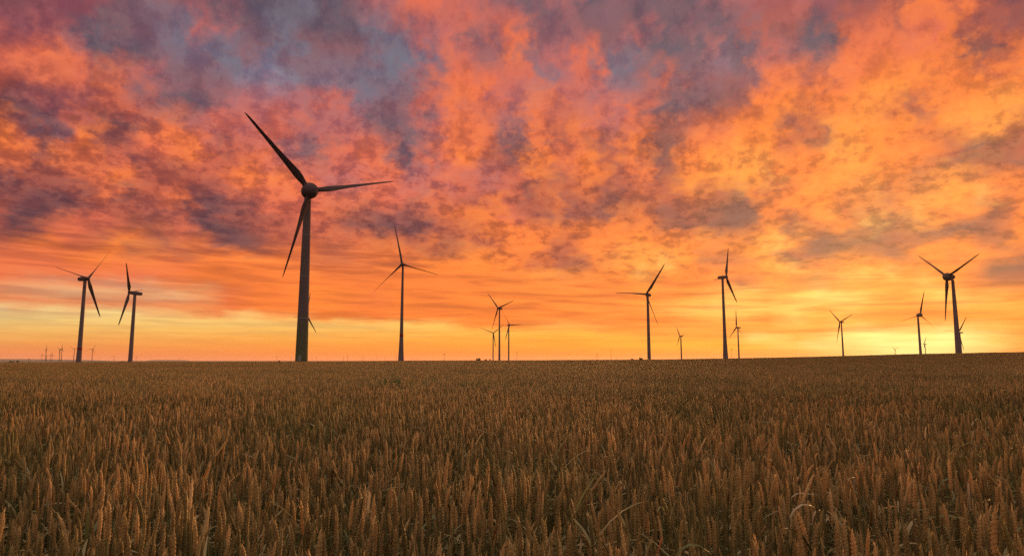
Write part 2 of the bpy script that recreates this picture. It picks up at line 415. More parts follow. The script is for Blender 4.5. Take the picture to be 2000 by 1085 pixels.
class Geo:
    """collects simple shapes for ONE mesh"""
    def __init__(self):
        self.v = []; self.f = []

    def loft(self, rings, cap=True, closed=True):
        n = len(rings[0]); b = len(self.v)
        for r in rings: self.v += [tuple(p) for p in r]
        for i in range(len(rings) - 1):
            for j in range(n if closed else n - 1):
                k = (j + 1) % n
                self.f.append((b + i * n + j, b + i * n + k, b + (i + 1) * n + k, b + (i + 1) * n + j))
        if cap:
            self.f.append(tuple(b + j for j in reversed(range(n))))
            e = b + (len(rings) - 1) * n
            self.f.append(tuple(e + j for j in range(n)))
        return self

    def lathe(self, prof, n=24, axis='Z', o=(0, 0, 0)):
        rings = []
        for h, r in prof:
            ring = []
            for j in range(n):
                t = 2 * math.pi * j / n
                c, s = r * math.cos(t), r * math.sin(t)
                p = (c, s, h) if axis == 'Z' else ((h, c, s) if axis == 'X' else (s, h, c))
                ring.append((p[0] + o[0], p[1] + o[1], p[2] + o[2]))
            rings.append(ring)
        return self.loft(rings)

    def bar(self, p0, p1, r0, r1=None, n=6):
        p0, p1 = Vector(p0), Vector(p1); d = (p1 - p0).normalized(); r1 = r0 if r1 is None else r1
        a = d.orthogonal().normalized(); b = d.cross(a)
        rg = lambda p, r: [p + (a * math.cos(2 * math.pi * j / n) + b * math.sin(2 * math.pi * j / n)) * r for j in range(n)]
        return self.loft([rg(p0, r0), rg(p1, r1)])

    def mesh(self, name, smooth=True, angle=40):
        me = bpy.data.meshes.new(name); me.from_pydata([tuple(p) for p in self.v], [], self.f); me.validate()
        bm = bmesh.new(); bm.from_mesh(me); bmesh.ops.recalc_face_normals(bm, faces=bm.faces)
        if smooth:
            for f in bm.faces: f.smooth = True
            for e in bm.edges:
                if len(e.link_faces) == 2 and e.calc_face_angle(0) > R(angle): e.smooth = False
        bm.to_mesh(me); bm.free()
        return me


def new_mat(name):
    m = bpy.data.materials.new(name); m.use_nodes = True
    m.node_tree.nodes.clear()
    return m, NB(m.node_tree)


def finish(b, shader):
    out = b.nt.nodes.new('ShaderNodeOutputMaterial'); b.nt.links.new(shader, out.inputs[0])


def principled(b, colour, rough=0.6, spec=0.3, metal=0.0, normal=None):
    p = b.nt.nodes.new('ShaderNodeBsdfPrincipled')
    b.put(p.inputs['Base Color'], colour if isinstance(colour, bpy.types.NodeSocket) else (*colour, 1))
    b.put(p.inputs['Roughness'], rough); p.inputs['Specular IOR Level'].default_value = spec
    p.inputs['Metallic'].default_value = metal
    if normal is not None: b.nt.links.new(normal, p.inputs['Normal'])
    return p.outputs[0]


def geo_pos(b):
    return b.nt.nodes.new('ShaderNodeNewGeometry').outputs['Position']


def obj_pos(b):
    return b.nt.nodes.new('ShaderNodeTexCoord').outputs['Object']


def rgba(c): return (c[0], c[1], c[2], 1.0)


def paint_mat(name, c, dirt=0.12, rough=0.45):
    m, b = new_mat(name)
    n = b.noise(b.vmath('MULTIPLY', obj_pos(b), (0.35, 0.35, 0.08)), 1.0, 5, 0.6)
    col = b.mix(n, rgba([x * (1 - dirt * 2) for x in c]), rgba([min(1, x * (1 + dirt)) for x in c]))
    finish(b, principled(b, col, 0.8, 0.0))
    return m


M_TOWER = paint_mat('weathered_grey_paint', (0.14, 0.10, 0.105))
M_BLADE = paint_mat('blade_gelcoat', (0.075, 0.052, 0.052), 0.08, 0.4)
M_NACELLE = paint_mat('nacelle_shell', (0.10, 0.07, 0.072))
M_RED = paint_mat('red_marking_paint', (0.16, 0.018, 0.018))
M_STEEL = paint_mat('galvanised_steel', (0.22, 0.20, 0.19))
M_WOOD = paint_mat('creosoted_timber', (0.10, 0.07, 0.05))
M_BARK = paint_mat('bark', (0.08, 0.06, 0.045))


def banded_tower_mat():
    """grey tower whose foot is painted in rings that step from dark to pale green"""
    m, b = new_mat('green_banded_tower_paint')
    sp = b.nt.nodes.new('ShaderNodeSeparateXYZ'); b.nt.links.new(obj_pos(b), sp.inputs[0])
    h = b.math('MULTIPLY', sp.outputs[2], 1 / 30.0)
    col = b.ramp(h, [(0, (.085, .095, .032)), (.10, (.09, .096, .04)), (.22, (.095, .096, .05)), (.36, (.10, .092, .062)), (.50, (.105, .09, .075)), (.62, (.115, .082, .084))], 'CONSTANT')
    n = b.noise(b.vmath('MULTIPLY', obj_pos(b), (0.5, 0.5, 0.1)), 1.0, 5, 0.6)
    col = b.mix(b.maprange(n, .35, .7, 0, .25), col, rgba((.2, .17, .15)))
    finish(b, principled(b, col, 0.8, 0.0))
    return m


M_BANDED = banded_tower_mat()

# ------------------------------------------------------------------ land
# canopy line of the field against the sky, by picture column -> angle above eye level
CREST = [(-200, 709.5), (0, 708.5), (150, 707.6), (300, 706.6), (600, 705.8), (800, 704.0), (1000, 703.0), (1200, 702.0), (1300, 701.4), (1450, 699.2),
         (1550, 697.2), (1650, 694.8), (1750, 691.8), (1870, 689.4), (2000, 687.0), (2200, 684.0)]
CR_AZ, CR_EL = [], []
for u, v in CREST:
    d = direction(u, v)
    CR_AZ.append(math.atan2(d[0], d[1])); CR_EL.append(math.atan2(d[2], math.hypot(d[0], d[1])))
CANOPY = 0.90


def crest_r(az):
    return np.interp(np.degrees(az), [-60, -40, -12, 0, 20, 40, 60], [250, 250, 262, 330, 300, 235, 220])


def ground_z(x, y):
    x = np.asarray(x, float); y = np.asarray(y, float)
    r = np.hypot(x, y); az = np.arctan2(x, y)
    fr = np.clip(1.0 - (np.abs(az) - R(60)) / R(60), 0, 1)
    fr = fr * fr * (3 - 2 * fr)
    ec = np.interp(np.clip(az, R(-60), R(60)), CR_AZ, CR_EL)
    rc = crest_r(np.clip(az, R(-60), R(60)))
    rise = (EYE + rc * np.tan(ec) - CANOPY) * fr
    t = r / rc
    up = rise * np.clip(t, 0, 1) ** 1.7
    over = np.clip((r - rc - 12) / 600.0, 0, 1)
    over = over * over * (3 - 2 * over)
    far = np.where(t > 1, up * (1 - over) - 2.6 * over, up)
    wob = 0.10 * np.sin(x * 0.045 + 1.3) * np.sin(y * 0.038) * np.clip(r / 40, 0, 1) * np.clip(1 - t, 0, 1)
    return far + wob


def build_ground():
    rr = np.concatenate([[0.0], np.geomspace(0.6, 400, 90), np.geomspace(430, 38000, 50)])
    na = 360
    aa = np.linspace(-math.pi, math.pi, na, endpoint=False)
    V = []
    for r in rr:
        xs, ys = r * np.sin(aa), r * np.cos(aa)
        V.append(np.stack([xs, ys, ground_z(xs, ys)], 1))
    V = np.concatenate(V)
    F = []
    for i in range(len(rr) - 1):
        j = np.arange(na); k = (j + 1) % na
        F.append(np.stack([i * na + j, i * na + k, (i + 1) * na + k, (i + 1) * na + j], 1))
    F = np.concatenate(F)[:, ::-1]
    me = mesh_np('ground', V, F, smooth=True)
    m, b = new_mat('soil_and_far_farmland')
    p = geo_pos(b)
    ln = b.nt.nodes.new('ShaderNodeVectorMath'); ln.operation = 'LENGTH'; b.nt.links.new(p, ln.inputs[0])
    farf = b.maprange(ln.outputs['Value'], 380, 620, 0, 1)
    n1 = b.noise(p, 1.6, 6, 0.65)
    soil = b.mix(n1, rgba((.035, .024, .015)), rgba((.085, .058, .034)))
    straw = b.noise(p, 14.0, 3, 0.6)
    soil = b.mix(b.maprange(straw, .58, .68, 0, .6), soil, rgba((.17, .12, .06)))
    # far fields: strips of stubble, plough and green crop
    pf = b.vmath('MULTIPLY', p, (0.00035, 0.0014, 0.0))
    vor = b.nt.nodes.new('ShaderNodeTexVoronoi'); vor.inputs['Scale'].default_value = 1.0; b.nt.links.new(pf, vor.inputs['Vector'])
    sc = b.nt.nodes.new('ShaderNodeSeparateColor'); b.nt.links.new(vor.outputs['Color'], sc.inputs[0])
    farm = b.ramp(sc.outputs[0], [(0, (.10, .075, .05)), (.3, (.16, .12, .075)), (.5, (.09, .085, .045)), (.7, (.24, .17, .10)), (.88, (.30, .22, .14))], 'CONSTANT')
    farm = b.mix(b.noise(b.vmath('MULTIPLY', p, (.004, .012, 0)), 1.0, 4, .6), farm, rgba((.10, .08, .055)))
    col = b.mix(farf, soil, farm)
    bump = b.nt.nodes.new('ShaderNodeBump'); bump.inputs['Strength'].default_value = 0.5; bump.inputs['Distance'].default_value = 0.05
    b.nt.links.new(n1, bump.inputs['Height'])
    finish(b, principled(b, col, 0.9, 0.1, normal=bump.outputs[0]))
    tag(link('ground', me, None, m), kind='structure')


build_ground()


def build_hills():
    """low far ridges on the left of the skyline"""
    g = Geo()
    dist = 24000.0
    for u0, u1, h in ((-620, 215, 4.6), (285, 372, 2.2)):
        n = 60
        rings = []
        for i in range(n + 1):
            t = i / n
            u = u0 + (u1 - u0) * t
            prof = math.sin(math.pi * min(max(t, 0), 1)) ** 0.7 * (0.8 + 0.2 * math.sin(7 * t + 1))
            hh = max(h * prof, 0.02) / FPX * dist
            d = direction(u, 704); d = d / math.hypot(d[0], d[1])
            ring = []
            for k, (dr, f) in enumerate(((-3500, 0), (-1800, .55), (-500, .95), (0, 1), (900, .9), (2600, .5), (4200, 0))):
                ring.append((d[0] * (dist + dr), d[1] * (dist + dr), -8 + (hh + 8) * f))
            rings.append(ring)
        g.loft(rings, cap=False, closed=False)
    m, b = new_mat('wooded_hill')
    n = b.noise(b.vmath('MULTIPLY', geo_pos(b), (.002, .002, .01)), 1.0, 4, .6)
    finish(b, principled(b, b.mix(n, rgba((.06, .055, .04)), rgba((.13, .10, .07))), 0.9, 0.1))
    tag(link('hills', g.mesh('hills'), None, m), kind='structure')


build_hills()


# ------------------------------------------------------------------ wheat
def straw_mat(name, lo, hi, trans=0.3, rough=0.55, spec=0.25, green=(.20, .20, .06)):
    m, b = new_mat(name)
    at = b.nt.nodes.new('ShaderNodeAttribute'); at.attribute_name = 'tint'
    field = b.noise(b.vmath('MULTIPLY', geo_pos(b), (.22, .22, 0)), 1.0, 3, .6)
    t = b.math('ADD', b.math('MULTIPLY', at.outputs['Fac'], 0.95), b.math('MULTIPLY', b.math('SUBTRACT', field, 0.46), 0.9), clamp=True)
    col = b.mix(t, rgba(lo), rgba(hi))
    gr = b.noise(b.vmath('MULTIPLY', geo_pos(b), (.8, .5, 0)), 1.0, 4, .65)      # drifts of greener, later-ripening plants
    col = b.mix(b.maprange(gr, .45, .68, 0, .55, True), col, rgba(green))
    sh = principled(b, col, rough, spec)
    tr = b.nt.nodes.new('ShaderNodeBsdfTranslucent'); b.nt.links.new(col, tr.inputs['Color'])
    mx = b.nt.nodes.new('ShaderNodeMixShader'); mx.inputs[0].default_value = trans
    b.nt.links.new(sh, mx.inputs[1]); b.nt.links.new(tr.outputs[0], mx.inputs[2])
    finish(b, mx.outputs[0])
    return m


M_EAR = straw_mat('wheat_ear', (.20, .155, .058), (.67, .44, .19), 0.42)
M_STEM = straw_mat('wheat_stem', (.11, .115, .035), (.26, .20, .085), 0.25)
M_LEAF = straw_mat('wheat_leaf', (.12, .13, .04), (.42, .30, .15), 0.45)


def ear_template(lod):
    """unit ear along +z from 0 to 1, radius about 1 (scaled later). returns V, F"""
    V, F = [], []
    if lod == 0:
        m, n = 23, 8
        for i in range(m):
            z = i / (m - 1)
            body = min(1.0, .55 + 3.2 * z) * (1.0 if z < .55 else 1.0 - ((z - .55) / .45) ** 2.4 * .93)
            for j in range(n):
                a = 2 * math.pi * j / n
                side = 0 if math.cos(a) >= 0 else 1               # grains sit in turn on the two sides
                w = (i + side) % 2
                bump = (.68, 1.24)[w]
                if abs(math.sin(a)) > .9: bump = (.84, 1.04)[(i // 2) % 2]
                r = body * bump
                V.append(np.array([r * math.cos(a), r * .86 * math.sin(a), z - .010 * w]))
        for i in range(m - 1):
            for j in range(n):
                k = (j + 1) % n
                F += [(i * n + j, i * n + k, (i + 1) * n + k), (i * n + j, (i + 1) * n + k, (i + 1) * n + j)]
        for j in range(14):                                       # glume tips and short awns
            a = j * 2.4; z = .12 + .066 * j
            c, t_ = math.cos(a), math.sin(a)
            b = len(V)
            V += [np.array([c * .8 - t_ * .16, t_ * .8 + c * .16, z]), np.array([c * .8 + t_ * .16, t_ * .8 - c * .16, z]), np.array([c * 1.32, t_ * 1.32, z + .13])]
            F += [(b, b + 1, b + 2)]
    elif lod == 1:
        zs = [0, .1, .18, .3, .38, .5, .58, .7, .78, .9, 1.02]
        rs = [.3, .85, .62, 1.05, .72, 1.08, .72, .95, .6, .6, .05]
        n = 5
        for i, (z, r) in enumerate(zip(zs, rs)):
            for j in range(n):
                a = 2 * math.pi * (j + .5 * (i % 2)) / n
                V.append(np.array([r * math.cos(a), r * .8 * math.sin(a), z]))
        for i in range(len(zs) - 1):
            for j in range(n):
                k = (j + 1) % n
                F += [(i * n + j, i * n + k, (i + 1) * n + k), (i * n + j, (i + 1) * n + k, (i + 1) * n + j)]
    else:
        zs = [0, .3, .7, 1.0]; rs = [.35, 1.0, .9, .1]; n = 3
        for i, (z, r) in enumerate(zip(zs, rs)):
            for j in range(n):
                a = 2 * math.pi * (j + .5 * (i % 2)) / n
                V.append(np.array([r * math.cos(a), r * math.sin(a), z]))
        for i in range(len(zs) - 1):
            for j in range(n):
                k = (j + 1) % n
                F += [(i * n + j, i * n + k, (i + 1) * n + k), (i * n + j, (i + 1) * n + k, (i + 1) * n + j)]
    return np.array(V), np.array(F)


def wheat_patch(name, size, dens, lod, seed):
    rg = np.random.default_rng(seed)
    N = int(size * size * dens)
    P = rg.uniform(-size / 2, size / 2, (N, 2))
    w = 2 * math.pi / size                                        # height swells that tile with the patch
    ph = rg.uniform(0, 6.28, 4)
    sw = (np.sin(w * P[:, 0] + ph[0]) * np.cos(w * P[:, 1] + ph[1]) + 0.7 * np.sin(2 * w * P[:, 0] + ph[2]) * np.sin(2 * w * P[:, 1] + ph[3]))
    if size > 2: sw = sw + 0.6 * np.sin(4 * w * P[:, 0] + ph[1]) * np.sin(5 * w * P[:, 1] + ph[2])
    H = 0.855 + 0.030 * sw + rg.normal(0, 0.052, N) - 0.11 * (rg.random(N) < .16)
    L = np.clip(rg.normal(0.084, 0.014, N), .05, .12)
    Wd = L * rg.uniform(.052, .068, N)
    if lod == 2: Wd = Wd * 1.15
    th = np.abs(rg.normal(0, R(5.2), N)) + (rg.random(N) < .055) * rg.uniform(R(10), R(38), N)
    la = rg.uniform(0, 2 * math.pi, N)
    yaw = rg.uniform(0, 2 * math.pi, N)
    tint = np.clip(rg.normal(.45, .32, N), 0, 1)
    dirv = np.stack([np.sin(th) * np.cos(la), np.sin(th) * np.sin(la), np.cos(th)], 1)
    eb = np.stack([P[:, 0], P[:, 1], H - L * np.cos(th)], 1)      # ear base
    # ear frames
    ref = np.stack([np.cos(yaw), np.sin(yaw), np.zeros(N)], 1)
    ax = np.cross(dirv, ref); ax /= np.linalg.norm(ax, axis=1)[:, None]
    ay = np.cross(dirv, ax)
    TV, TF = ear_template(lod)
    curve = rg.normal(0, .10, N)                                  # ears bow a little
    zz = TV[:, 2][None, :]
    ex = TV[:, 0][None, :] * Wd[:, None] + (zz ** 2) * (L * curve)[:, None]
    ey = TV[:, 1][None, :] * Wd[:, None]
    ez = zz * L[:, None]
    EV = eb[:, None, :] + ex[..., None] * ax[:, None, :] + ey[..., None] * ay[:, None, :] + ez[..., None] * dirv[:, None, :]
    nv = len(TV)
    allV = [EV.reshape(-1, 3)]
    allF = [(np.arange(N)[:, None, None] * nv + TF[None]).reshape(-1, 3)]
    allM = [np.zeros(N * len(TF), int)]
    allT = [np.repeat(tint, nv)]
    off = N * nv
    # stems
    foot = np.stack([P[:, 0] - dirv[:, 0] * .25, P[:, 1] - dirv[:, 1] * .25, np.full(N, .12 if lod == 0 else .30)], 1)
    mid = eb - dirv * (0.22 if lod < 2 else .2); mid[:, :2] = mid[:, :2] * .7 + foot[:, :2] * .3
    sr = 0.0019
    if lod < 2:
        ks = 3
        rings = []
        for c, r in ((foot, sr * 1.4), (mid, sr * 1.2), (eb + dirv * .01, sr)):
            for j in range(ks):
                a = 2 * math.pi * j / ks
                rings.append(c + np.array([math.cos(a) * r, math.sin(a) * r, 0]))
        SV = np.stack(rings, 1)
        sf = []
        for i in range(2):
            for j in range(ks):
                k = (j + 1) % ks
                sf += [(i * ks + j, i * ks + k, (i + 1) * ks + k), (i * ks + j, (i + 1) * ks + k, (i + 1) * ks + j)]
        sf = np.array(sf)
    else:
        side = np.stack([-np.sin(yaw), np.cos(yaw), np.zeros(N)], 1) * sr * 1.6
        SV = np.stack([mid - side, mid + side, eb + side, eb - side], 1)
        sf = np.array([(0, 1, 2), (0, 2, 3)])
    nv = SV.shape[1]
    allV.append(SV.reshape(-1, 3)); allF.append(off + (np.arange(N)[:, None, None] * nv + sf[None]).reshape(-1, 3))
    allM.append(np.ones(N * len(sf), int)); allT.append(np.repeat(tint, nv)); off += N * nv
    # leaves
    if lod < 2:
        frac = 0.75 if lod == 0 else 0.4
        sel = np.where(rg.random(N) < frac)[0]; n = len(sel)
        seg = 5 if lod == 0 else 3
        a = rg.uniform(0, 2 * math.pi, n); ll = rg.uniform(.12, .24, n); wl = rg.uniform(.0035, .0065, n)
        z0 = H[sel] - L[sel] - rg.uniform(.05, .22, n)
        up = rg.uniform(.3, 1.35, n); bend = rg.uniform(.8, 2.6, n)
        pos = np.stack([P[sel, 0], P[sel, 1], z0], 1)
        side = np.stack([-np.sin(a), np.cos(a), np.zeros(n)], 1)
        tw = rg.normal(0, .5, n)
        LV = []
        for s in range(seg + 1):
            t = s / seg
            ang = up - bend * t * .8
            if s > 0:
                st = (ll / seg)[:, None] * np.stack([np.cos(ang) * np.cos(a), np.cos(ang) * np.sin(a), np.sin(ang)], 1)
                pos = pos + st
            wd = (wl * (1 - t ** 2.2) * (0.6 + .4 * min(1, t * 4)))[:, None]
            sd = side + (tw * t)[:, None] * np.array([0, 0, 1.0])
            LV += [pos - sd * wd, pos + sd * wd]
        LV = np.stack(LV, 1)
        lf = []
        for s in range(seg):
            lf += [(2 * s, 2 * s + 1, 2 * s + 3), (2 * s, 2 * s + 3, 2 * s + 2)]
        lf = np.array(lf); nv = LV.shape[1]
        allV.append(LV.reshape(-1, 3)); allF.append(off + (np.arange(n)[:, None, None] * nv + lf[None]).reshape(-1, 3))
        allM.append(np.full(n * len(lf), 2)); allT.append(np.repeat(np.clip(rg.normal(.42, .3, n), 0, 1), nv))
    me = mesh_np(name, np.concatenate(allV), np.concatenate(allF), False, np.concatenate(allM), {'tint': np.concatenate(allT)})
    for m in (M_EAR, M_STEM, M_LEAF): me.materials.append(m)
    return me


def build_wheat():
    kinds = []                                                    # alphabetical order = pick index
    src = bpy.data.collections.new('wheat_patches')
    spec = [(0, 1.2, 560, 4), (1, 2.4, 490, 3), (2, 4.8, 450, 3)]
    first = {}
    k = 0
    for lod, size, dens, cnt in spec:
        first[lod] = (k, cnt)
        for i in range(cnt):
            nm = 'wheat_patch_%02d' % k
            o = bpy.data.objects.new(nm, wheat_patch(nm, size, dens, lod, 100 + k))
            src.objects.link(o); k += 1
    pts, idx, rot, scl = [], [], [], []

    def put(x, y, lod):
        a, c = first[lod]
        pts.append((x, y, float(ground_z(x, y)))); idx.append(a + random.randrange(c))
        rot.append(random.randrange(4) * math.pi / 2)
        n = math.sin(x * .31 + 1.2 * math.sin(y * .17)) * math.cos(y * .27 + math.sin(x * .13))
        scl.append(1.0 + .035 * n + random.gauss(0, .018))

    C = 4.8
    n = int(300 / C) + 1
    for i in range(-n, n + 1):
        for j in range(-2, n + 1):
            x, y = i * C, j * C
            r = math.hypot(x, y); az = math.atan2(x, y)
            lim = R(60) if r > 25 else R(90)
            if r > 8 and abs(az) > lim: continue
            if r > float(crest_r(np.clip(az, R(-60), R(60)))) + 10: continue
            if r > 44: put(x, y, 2); continue
            for a in (-1, 1):
                for b in (-1, 1):
                    x1, y1 = x + a * 1.2, y + b * 1.2
                    if math.hypot(x1, y1) > 10.5 or y1 < -3: put(x1, y1, 1); continue
                    for c in (-1, 1):
                        for d in (-1, 1):
                            x2, y2 = x1 + c * .6, y1 + d * .6
                            if math.hypot(x2, y2) < 1.0: continue
                            put(x2, y2, 0)
    me = bpy.data.meshes.new('wheat_field')
    me.from_pydata(pts, [], [])
    for nm, tp, arr in (('pick', 'INT', idx), ('turn', 'FLOAT', rot), ('tall', 'FLOAT', scl)):
        at = me.attributes.new(nm, tp, 'POINT'); at.data.foreach_set('value', arr)
    o = tag(link('wheat_field', me), kind='stuff')
    ng = bpy.data.node_groups.new('sow_wheat', 'GeometryNodeTree')
    ng.interface.new_socket('Geometry', in_out='INPUT', socket_type='NodeSocketGeometry')
    ng.interface.new_socket('Geometry', in_out='OUTPUT', socket_type='NodeSocketGeometry')
    N = ng.nodes.new; Lk = ng.links.new
    gi, go = N('NodeGroupInput'), N('NodeGroupOutput')
    ci = N('GeometryNodeCollectionInfo'); ci.inputs[0].default_value = src
    ci.inputs['Separate Children'].default_value = True; ci.inputs['Reset Children'].default_value = True
    iop = N('GeometryNodeInstanceOnPoints'); iop.inputs['Pick Instance'].default_value = True

    def attr(nm, tp):
        a = N('GeometryNodeInputNamedAttribute'); a.data_type = tp; a.inputs[0].default_value = nm
        return a.outputs[0]
    Lk(gi.outputs[0], iop.inputs['Points']); Lk(ci.outputs[0], iop.inputs['Instance'])
    Lk(attr('pick', 'INT'), iop.inputs['Instance Index'])
    cx = N('ShaderNodeCombineXYZ'); Lk(attr('turn', 'FLOAT'), cx.inputs[2])
    e2r = N('FunctionNodeEulerToRotation'); Lk(cx.outputs[0], e2r.inputs[0]); Lk(e2r.outputs[0], iop.inputs['Rotation'])
    sx = N('ShaderNodeCombineXYZ'); sx.inputs[0].default_value = 1; sx.inputs[1].default_value = 1
    Lk(attr('tall', 'FLOAT'), sx.inputs[2]); Lk(sx.outputs[0], iop.inputs['Scale'])
    Lk(iop.outputs[0], go.inputs[0])
    md = o.modifiers.new('sow', 'NODES'); md.node_group = ng


build_wheat()


# ------------------------------------------------------------------ wind turbines
def blade_mesh():
    """unit blade along +x, chord along y, thickness along z"""
    st = [(.030, .040, 1.0, 0), (.070, .040, 1.0, 0), (.12, .050, .66, 13), (.17, .062, .44, 13), (.22, .068, .34, 11), (.30, .060, .28, 8.5), (.45, .046, .23, 5.5),
          (.60, .037, .20, 3.5), (.75, .029, .18, 1.8), (.88, .024, .17, .6), (.96, .016, .16, 0), (1.0, .004, .16, 0)]
    n = 16
    rings = []
    for s, c, t, tw in st:
        ring = []
        q = 1 - t
        for j in range(n):
            a = 2 * math.pi * j / n
            yy = math.cos(a); zz = math.sin(a)
            zz *= (1 - .45 * q * (1 - yy) * .5 * 1.2)              # thin trailing edge
            py = (yy * .5 - .18 * q) * c; pz = zz * .5 * c * t
            ct, sn = math.cos(R(tw)), math.sin(R(tw))
            ring.append((s, py * ct - pz * sn, py * sn + pz * ct - .012 * s * s))
        rings.append(ring)
    g = Geo().loft(rings)
    return g.mesh('blade', angle=60)


BLADE = blade_mesh(); BLADE.materials.append(M_BLADE)


def egg_profile(rad, length, front):
    """half of a drop-shaped pod, as (axial, radius): front half rounded, rear half drawn to a point"""
    p = []
    if front:
        L = rad * .95
        for i in range(9):
            t = i / 8; p.append((L * math.cos(t * math.pi / 2) if i < 8 else 0.0, rad * math.sin(t * math.pi / 2) if i else .02))
        return p
    L = length - rad * .95
    for i in range(13):
        t = i / 12; p.append((-L * t - .06, rad * 1.0 * max(.03, (1 - t ** 2.1)) ** .8))
    return p


SHARED = {}


def turbine(label, hub, psi, phi, rad, tilt, cone, tower, pitch=75, pod=('box', 11, 4.2), overhang=4.0, band=None, tower_mat=None,
            category='wind turbine', group='wind turbines standing in the plain', fin=False, detail=False):
    """hub: rotor centre; psi: heading of the rotor axis; tower: [(height fraction, radius)]"""
    psi, phi, tilt, cone = R(psi), R(phi), R(tilt), R(cone)
    a = Vector((math.sin(psi) * math.cos(tilt), -math.cos(psi) * math.cos(tilt), math.sin(tilt)))
    e1 = Vector((math.cos(psi), math.sin(psi), 0))
    e2 = a.cross(e1)
    if e2.z < 0: e2 = -e2
    hubv = Vector(hub)
    base = hubv - Vector((a.x, a.y, 0)) * overhang
    zg = float(ground_z(base.x, base.y))
    base.z = zg
    root = tag(empty('wind_turbine', base), label, category, group)
    H = hub[2] - zg
    podr = pod[1] if pod[0] == 'egg' else pod[2] / 2
    th = H - podr * .72
    g = Geo().lathe([(-.6, tower[0][1])] + [(f * th, r) for f, r in tower], 32)
    tm = g.mesh('tower', angle=50)
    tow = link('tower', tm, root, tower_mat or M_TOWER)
    rt = lambda f: float(np.interp(f, [t[0] for t in tower], [t[1] for t in tower]))
    if detail:
        for f in (.27, .52, .77):
            sm = Geo().lathe([(f * th - .12, rt(f)), (f * th - .12, rt(f) + .035), (f * th + .12, rt(f) + .035), (f * th + .12, rt(f))], 32)
            link('flange_ring', sm.mesh('flange_ring'), tow, M_STEEL)
        dg = Geo()
        r0 = rt(.03) - .08
        for t_, hw in ((0, 1),):
            dg.loft([[(-.55, -r0 - .12, 1.2), (.55, -r0 - .12, 1.2), (.55, -r0 + .25, 1.2), (-.55, -r0 + .25, 1.2)],
                     [(-.55, -r0 - .12, 3.3), (.55, -r0 - .12, 3.3), (.55, -r0 + .25, 3.3), (-.55, -r0 + .25, 3.3)]])
        link('door', dg.mesh('door'), tow, M_STEEL)
        st_ = Geo()
        for q in range(6):
            st_.loft([[(-.6, -r0 - 1.9 + .3 * q, .2 * q - .04), (.6, -r0 - 1.9 + .3 * q, .2 * q - .04), (.6, -r0 - 1.6 + .3 * q, .2 * q - .04), (-.6, -r0 - 1.6 + .3 * q, .2 * q - .04)],
                      [(-.6, -r0 - 1.9 + .3 * q, .2 * q + .0), (.6, -r0 - 1.9 + .3 * q, .2 * q + .0), (.6, -r0 - 1.6 + .3 * q, .2 * q + .0), (-.6, -r0 - 1.6 + .3 * q, .2 * q + .0)]])
        for sx in (-.62, .62):
            st_.bar((sx, -r0 - 1.9, 0), (sx, -r0 - .2, 1.15), .05)
            st_.bar((sx, -r0 - 1.9, 1.0), (sx, -r0 - .2, 2.15), .03)
            st_.bar((sx, -r0 - 1.9, 0), (sx, -r0 - 1.9, 1.0), .03)
        link('stairs', st_.mesh('stairs', False), tow, M_STEEL)
    if band:
        f0, f1 = band
        rs = lambda f: np.interp(f, [t[0] for t in tower], [t[1] for t in tower]) + .03
        bm_ = Geo().lathe([(f0 * th, rs(f0) - .02), (f0 * th, rs(f0)), (f1 * th, rs(f1)), (f1 * th, rs(f1) - .02)], 32).mesh('warning_band')
        link('warning_band', bm_, tow, M_RED)
    # pod frame: local x = rotor axis
    up = e2; yv = up.cross(a).normalized()
    Rm = Matrix((a, yv, up)).transposed().to_4x4()
    fr = Matrix.Translation(hubv - base) @ Rm
    if pod[0] == 'egg':
        r_, L_ = pod[1], pod[2]
        nm = Geo().lathe(list(reversed(egg_profile(r_, L_, False))), 32, 'X').mesh('nacelle')
        hm = Geo().lathe(list(reversed(egg_profile(r_, L_, True))), 32, 'X')
        for k in range(3):
            t = phi + k * 2 * math.pi / 3
            d = Vector((0, -math.cos(t) * (1 if yv.dot(e1) < 0 else -1), math.sin(t)))
            hm.bar(d * r_ * .72, d * r_ * 1.12, rad * .031, rad * .027, 20)
        hm.lathe([(.02, r_ * .985), (.02, r_ * 1.012), (.16, r_ * 1.008), (.16, r_ * .98)], 32, 'X')
        hm = hm.mesh('rotor_hub')
    else:
        L_, h_ = pod[1], pod[2]
        rings = []
        for x, sc in ((-1.6, .62), (-2.1, .9), (-3.2, 1.0), (-L_ * .6, 1.0), (-L_ * .93, .86), (-L_, .70)):
            w, hh = h_ * .46 * sc, h_ * .5 * sc
            ring = []
            for j in range(20):
                t = 2 * math.pi * j / 20
                c, s = math.cos(t), math.sin(t)
                k = (abs(c) ** 4 + abs(s) ** 4) ** -.25
                ring.append((x, w * c * k, hh * s * k + .12 * h_ * (1 - sc)))
            rings.append(ring)
        nm = Geo().loft(rings)
        nm = nm.mesh('nacelle')
        r_ = h_ * .40
        hm = Geo().lathe([(-1.5, r_ * .8), (-1.2, r_), (.5, r_), (1.2, r_ * .86), (1.9, r_ * .55), (2.25, r_ * .2), (2.3, .02)], 24, 'X').mesh('rotor_hub')
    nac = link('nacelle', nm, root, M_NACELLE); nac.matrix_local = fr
    if fin:
        f = Geo()
        h_ = podr * 2
        f.bar((-pod[-2 if pod[0] == 'box' else 2] * .8, 0, podr * .8), (-pod[-2 if pod[0] == 'box' else 2] * .8, 0, podr * 1.7), .14, .06)
        f.bar((-pod[-2 if pod[0] == 'box' else 2] * .8, -.9, podr * 1.55), (-pod[-2 if pod[0] == 'box' else 2] * .8, .9, podr * 1.55), .07, .07)
        link('weather_mast', f.mesh('weather_mast'), nac, M_STEEL)
    hb = link('rotor_hub', hm, root, M_NACELLE); hb.matrix_local = fr
